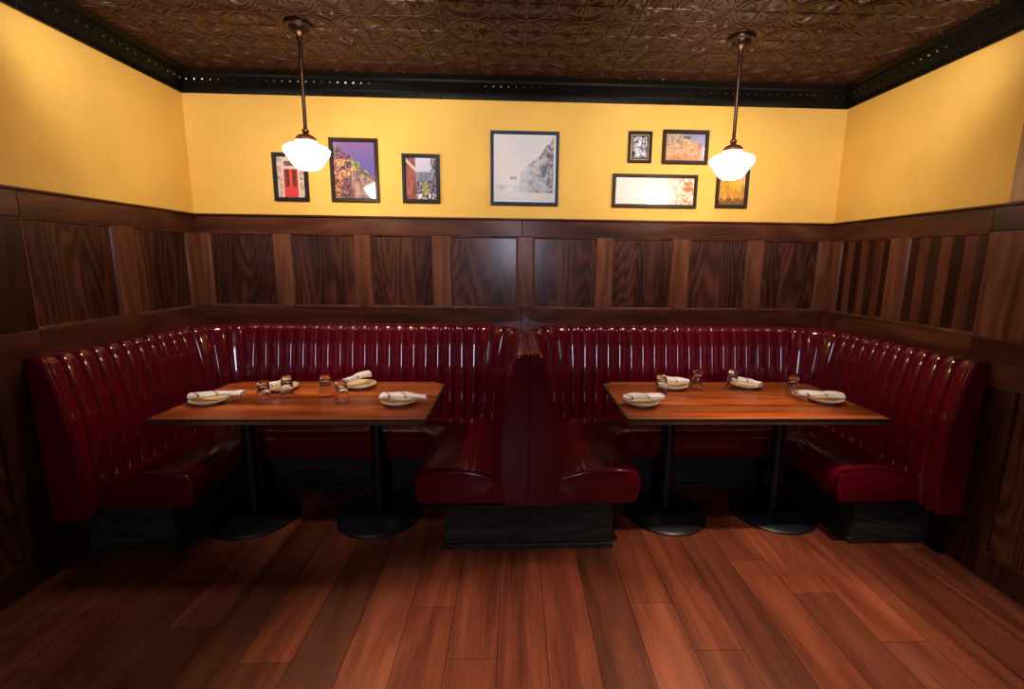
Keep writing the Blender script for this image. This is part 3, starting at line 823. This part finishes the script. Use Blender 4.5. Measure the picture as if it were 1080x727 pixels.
def p_wide(u, v):  # glare on the glass painted near-white into the print, town at the right
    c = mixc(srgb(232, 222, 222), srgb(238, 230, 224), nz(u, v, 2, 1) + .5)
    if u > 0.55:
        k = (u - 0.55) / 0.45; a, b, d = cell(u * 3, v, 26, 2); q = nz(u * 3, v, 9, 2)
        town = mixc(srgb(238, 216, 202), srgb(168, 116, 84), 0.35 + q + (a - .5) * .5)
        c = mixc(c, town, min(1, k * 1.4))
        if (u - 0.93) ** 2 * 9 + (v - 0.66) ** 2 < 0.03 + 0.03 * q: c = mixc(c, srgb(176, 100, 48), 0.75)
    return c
def p_gold(u, v):
    c = mixc(srgb(232, 190, 130), srgb(222, 168, 110), v)
    if v < 0.62 + 0.1 * math.sin(u * 5): c = mixc(srgb(232, 178, 60), srgb(190, 130, 40), nz(u, v, 6, 1) + .5)
    if v < 0.40 + 0.06 * math.sin(u * 8 + 1): c = mixc(srgb(176, 122, 50), srgb(226, 172, 70), nz(u, v, 8, 2) + .5)
    if v < 0.15 + 0.10 * nz(u * 3, 0.3, 5, 4): c = mixc(srgb(96, 62, 40), c, 0.25)
    return c

def picture(x0, x1, z0, z1, fw, mat, fn, label, mount=0.0, fillet=False):
    root = thing('picture_frame', label, 'picture', ((x0 + x1) / 2, 0.0, z0), 'pictures on the yellow back wall')
    bm = BM(); prof = [(0.0, -0.001), (0.0, -0.019), (0.003, -0.022), (fw * 0.8, -0.0215), (fw - 0.002, -0.019), (fw, -0.012), (fw, -0.006)]
    cs = []
    for cx, cz, sx, sz in ((x0, z0, 1, 1), (x1, z0, -1, 1), (x1, z1, -1, -1), (x0, z1, 1, -1)):
        cs.append([bm.verts.new((cx + sx * o, y, cz + sz * o)) for o, y in prof])
    for i in range(4):
        a, b = cs[i], cs[(i + 1) % 4]
        for k in range(len(prof)):
            kk = (k + 1) % len(prof); bm.faces.new((a[k], b[k], b[kk], a[kk]))
    obj('frame', bm, mat, root)
    a0, a1, b0, b1 = x0 + fw - .001, x1 - fw + .001, z0 + fw - .001, z1 - fw + .001
    bm = BM(); bx(bm, (x0 + 0.003, -0.005, z0 + 0.003), (x1 - 0.003, -0.001, z1 - 0.003)); obj('backing_board', bm, BACKING, root)
    if fillet:
        g = 0.006; bm = BM()
        for lo, hi in (((a0 + g, b0 + g), (a1 - g, b0 + g + .004)), ((a0 + g, b1 - g - .004), (a1 - g, b1 - g)), ((a0 + g, b0 + g), (a0 + g + .004, b1 - g)), ((a1 - g - .004, b0 + g), (a1 - g, b1 - g))):
            bx(bm, (lo[0], -0.010, lo[1]), (hi[0], -0.0085, hi[1]))
        o = obj('fillet', bm, GOLD, root); o['label'] = 'thin gold inner line'
        bm = BM(); bx(bm, (a0, -0.0085, b0), (a1, -0.006, b1)); obj('mount', bm, FRAMEBLACK, root)
        k = 0.02; a0 += k; a1 -= k; b0 += k; b1 -= k
    elif mount > 0:
        bm = BM(); bx(bm, (a0, -0.0085, b0), (a1, -0.006, b1)); obj('mount', bm, MATWHITE, root)
        a0 += mount; a1 -= mount; b0 += mount; b1 -= mount
    W, H = a1 - a0, b1 - b0; res = 0.003; nu, nv = max(8, int(W / res)), max(8, int(H / res))
    bm = BM(); lay = bm.loops.layers.float_color.new('ink')
    vs = [[bm.verts.new((a0 + W * i / nu, -0.009, b0 + H * j / nv)) for i in range(nu + 1)] for j in range(nv + 1)]
    for j in range(nv):
        for i in range(nu):
            f = bm.faces.new((vs[j][i], vs[j][i + 1], vs[j + 1][i + 1], vs[j + 1][i])); c = fn((i + .5) / nu, (j + .5) / nv)
            for l in f.loops: l[lay] = (*[max(0.0, q) for q in c], 1)
    # the paper's own thickness behind the printed face
    r0 = [vs[0][0], vs[0][-1], vs[-1][-1], vs[-1][0]]
    bk = [bm.verts.new((v.co.x, -0.0065, v.co.z)) for v in r0]; f = bm.faces.new(bk)
    for l in f.loops: l[lay] = (0.8, 0.8, 0.8, 1)
    obj('print', bm, PRINT, root)
    bm = BM(); bx(bm, (x0 + fw - .002, -0.0122, z0 + fw - .002), (x1 - fw + .002, -0.0112, z1 - fw + .002)); obj('glass_pane', bm, PANE, root)
    return root
picture(-1.738, -1.500, 1.948, 2.274, 0.026, FRAMEBLACK, p_door, 'black framed photo of a red door, partly behind the left lamp')
picture(-1.342, -1.006, 1.949, 2.379, 0.026, FRAMEBROWN, p_night, 'dark framed photo of a hillside town at dusk')
picture(-0.841, -0.577, 1.950, 2.284, 0.026, FRAMEBLACK, p_alley, 'small black framed photo of an alley, left of the big pale print')
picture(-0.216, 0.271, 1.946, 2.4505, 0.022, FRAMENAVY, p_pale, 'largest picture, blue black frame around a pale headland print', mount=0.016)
picture(0.766, 0.936, 2.254, 2.467, 0.016, FRAMEBLACK, p_bw, 'smallest picture, black and white photo with a gold inner line', fillet=True)
picture(1.013, 1.346, 2.250, 2.482, 0.026, FRAMEBROWN, p_ruin, 'brown framed landscape photo of pale ruins above the wide picture')
picture(0.665, 1.285, 1.944, 2.177, 0.024, FRAMEBROWN, p_wide, 'wide panoramic picture, left part whitened as painted glare, in a brown frame')
picture(1.426, 1.662, 1.951, 2.275, 0.024, FRAMEBROWN, p_gold, 'framed photo of golden hills hanging behind the right lamp')

# ------------------------------------------------------------------ camera
f, p, yw, rl, cx, h, ox, oy = 484.98, 0.1679, -0.0374, 0.0123, -0.0447, 1.5519, 19.51, -6.37
F = Vector((-math.sin(yw) * math.cos(p), math.cos(yw) * math.cos(p), -math.sin(p)))
ri = Vector((math.cos(yw), math.sin(yw), 0)); up = ri.cross(F)
A = ri * math.cos(rl) + up * math.sin(rl); B = -ri * math.sin(rl) + up * math.cos(rl)
cam = bpy.data.cameras.new('camera'); co = bpy.data.objects.new('camera', cam); COL.objects.link(co)
co.matrix_world = Matrix(((A.x, B.x, -F.x, cx), (A.y, B.y, -F.y, -3.45), (A.z, B.z, -F.z, h), (0, 0, 0, 1)))
cam.sensor_fit = 'HORIZONTAL'; cam.sensor_width = 36.0; cam.lens = f * 36 / 1080
cam.shift_x = -ox / 1080; cam.shift_y = oy / 1080
cam.clip_start = 0.05
scene.camera = co

# ------------------------------------------------------------------ light
def area(name, loc, target, sx, sy, power, col, spread=None):
    l = bpy.data.lights.new(name, 'AREA'); l.shape = 'RECTANGLE'; l.size = sx; l.size_y = sy; l.energy = power; l.color = col
    if spread: l.spread = spread
    o = bpy.data.objects.new(name, l); COL.objects.link(o); o.location = loc
    o.rotation_euler = (Vector(target) - Vector(loc)).to_track_quat('-Z', 'Y').to_euler(); return o
def spot(name, loc, target, power, col, ang, blend=0.8, r=0.06):
    l = bpy.data.lights.new(name, 'SPOT'); l.energy = power; l.color = col; l.spot_size = math.radians(ang); l.spot_blend = blend; l.shadow_soft_size = r
    o = bpy.data.objects.new(name, l); COL.objects.link(o); o.location = loc
    o.rotation_euler = (Vector(target) - Vector(loc)).to_track_quat('-Z', 'Y').to_euler(); return o
for i, (a, b) in enumerate(WIN):                    # daylight coming in through the shop windows
    area('daylight', ((a + b) / 2, YF - 0.2, (WZ0 + WZ1) / 2), ((a + b) / 2, 0, (WZ0 + WZ1) / 2), b - a, WZ1 - WZ0, 58, (0.80, 0.77, 1.0))
# unseen spots added in front of the booths to wash the back wall
for x in (-2.05, -0.7, 0.8, 2.05):
    spot('added_wall_wash', (x, -1.55, 2.70), (x * 1.0, 0.0, 2.3), 80 if abs(x) < 1 else 52, (1.0, 0.90, 0.78), 80, 1.0, 0.1)
for sx in (-1, 1):                                  # more unseen spots added for the side walls
    spot('added_wall_wash', (sx * 0.9, -1.3, 2.72), (sx * 2.33, -0.35, 2.05), 26, (1.0, 0.76, 0.46), 62, 1.0, 0.1)
for x, y, pw, ang in ((-0.15, -2.42, 290, 54), (1.3, -1.74, 280, 54)):             # downlights on the open floor
    spot('ceiling_downlight', (x, y, 2.70), (x, y + 0.02, 0.0), pw, (1.0, 0.78, 0.55), ang, 0.85, 0.05)

spot('added_table_fill', (-1.5, -2.1, 2.70), (-1.2, -0.82, 0.75), 75, (1.0, 0.86, 0.70), 40, 0.9, 0.05)  # unseen spots added to brighten napkins and plates on both tables
spot('added_table_fill', (0.95, -2.1, 2.70), (1.25, -0.82, 0.75), 60, (1.0, 0.86, 0.70), 40, 0.9, 0.05)
w = bpy.data.worlds.new('outdoors'); scene.world = w; w.use_nodes = True
bg = w.node_tree.nodes['Background']; bg.inputs['Color'].default_value = (0.7, 0.8, 1.0, 1); bg.inputs['Strength'].default_value = 0.1

vs_ = scene.view_settings
vs_.view_transform = 'Standard'; vs_.look = 'None'; vs_.exposure = 0.0; vs_.gamma = 1.0; vs_.use_curve_mapping = False
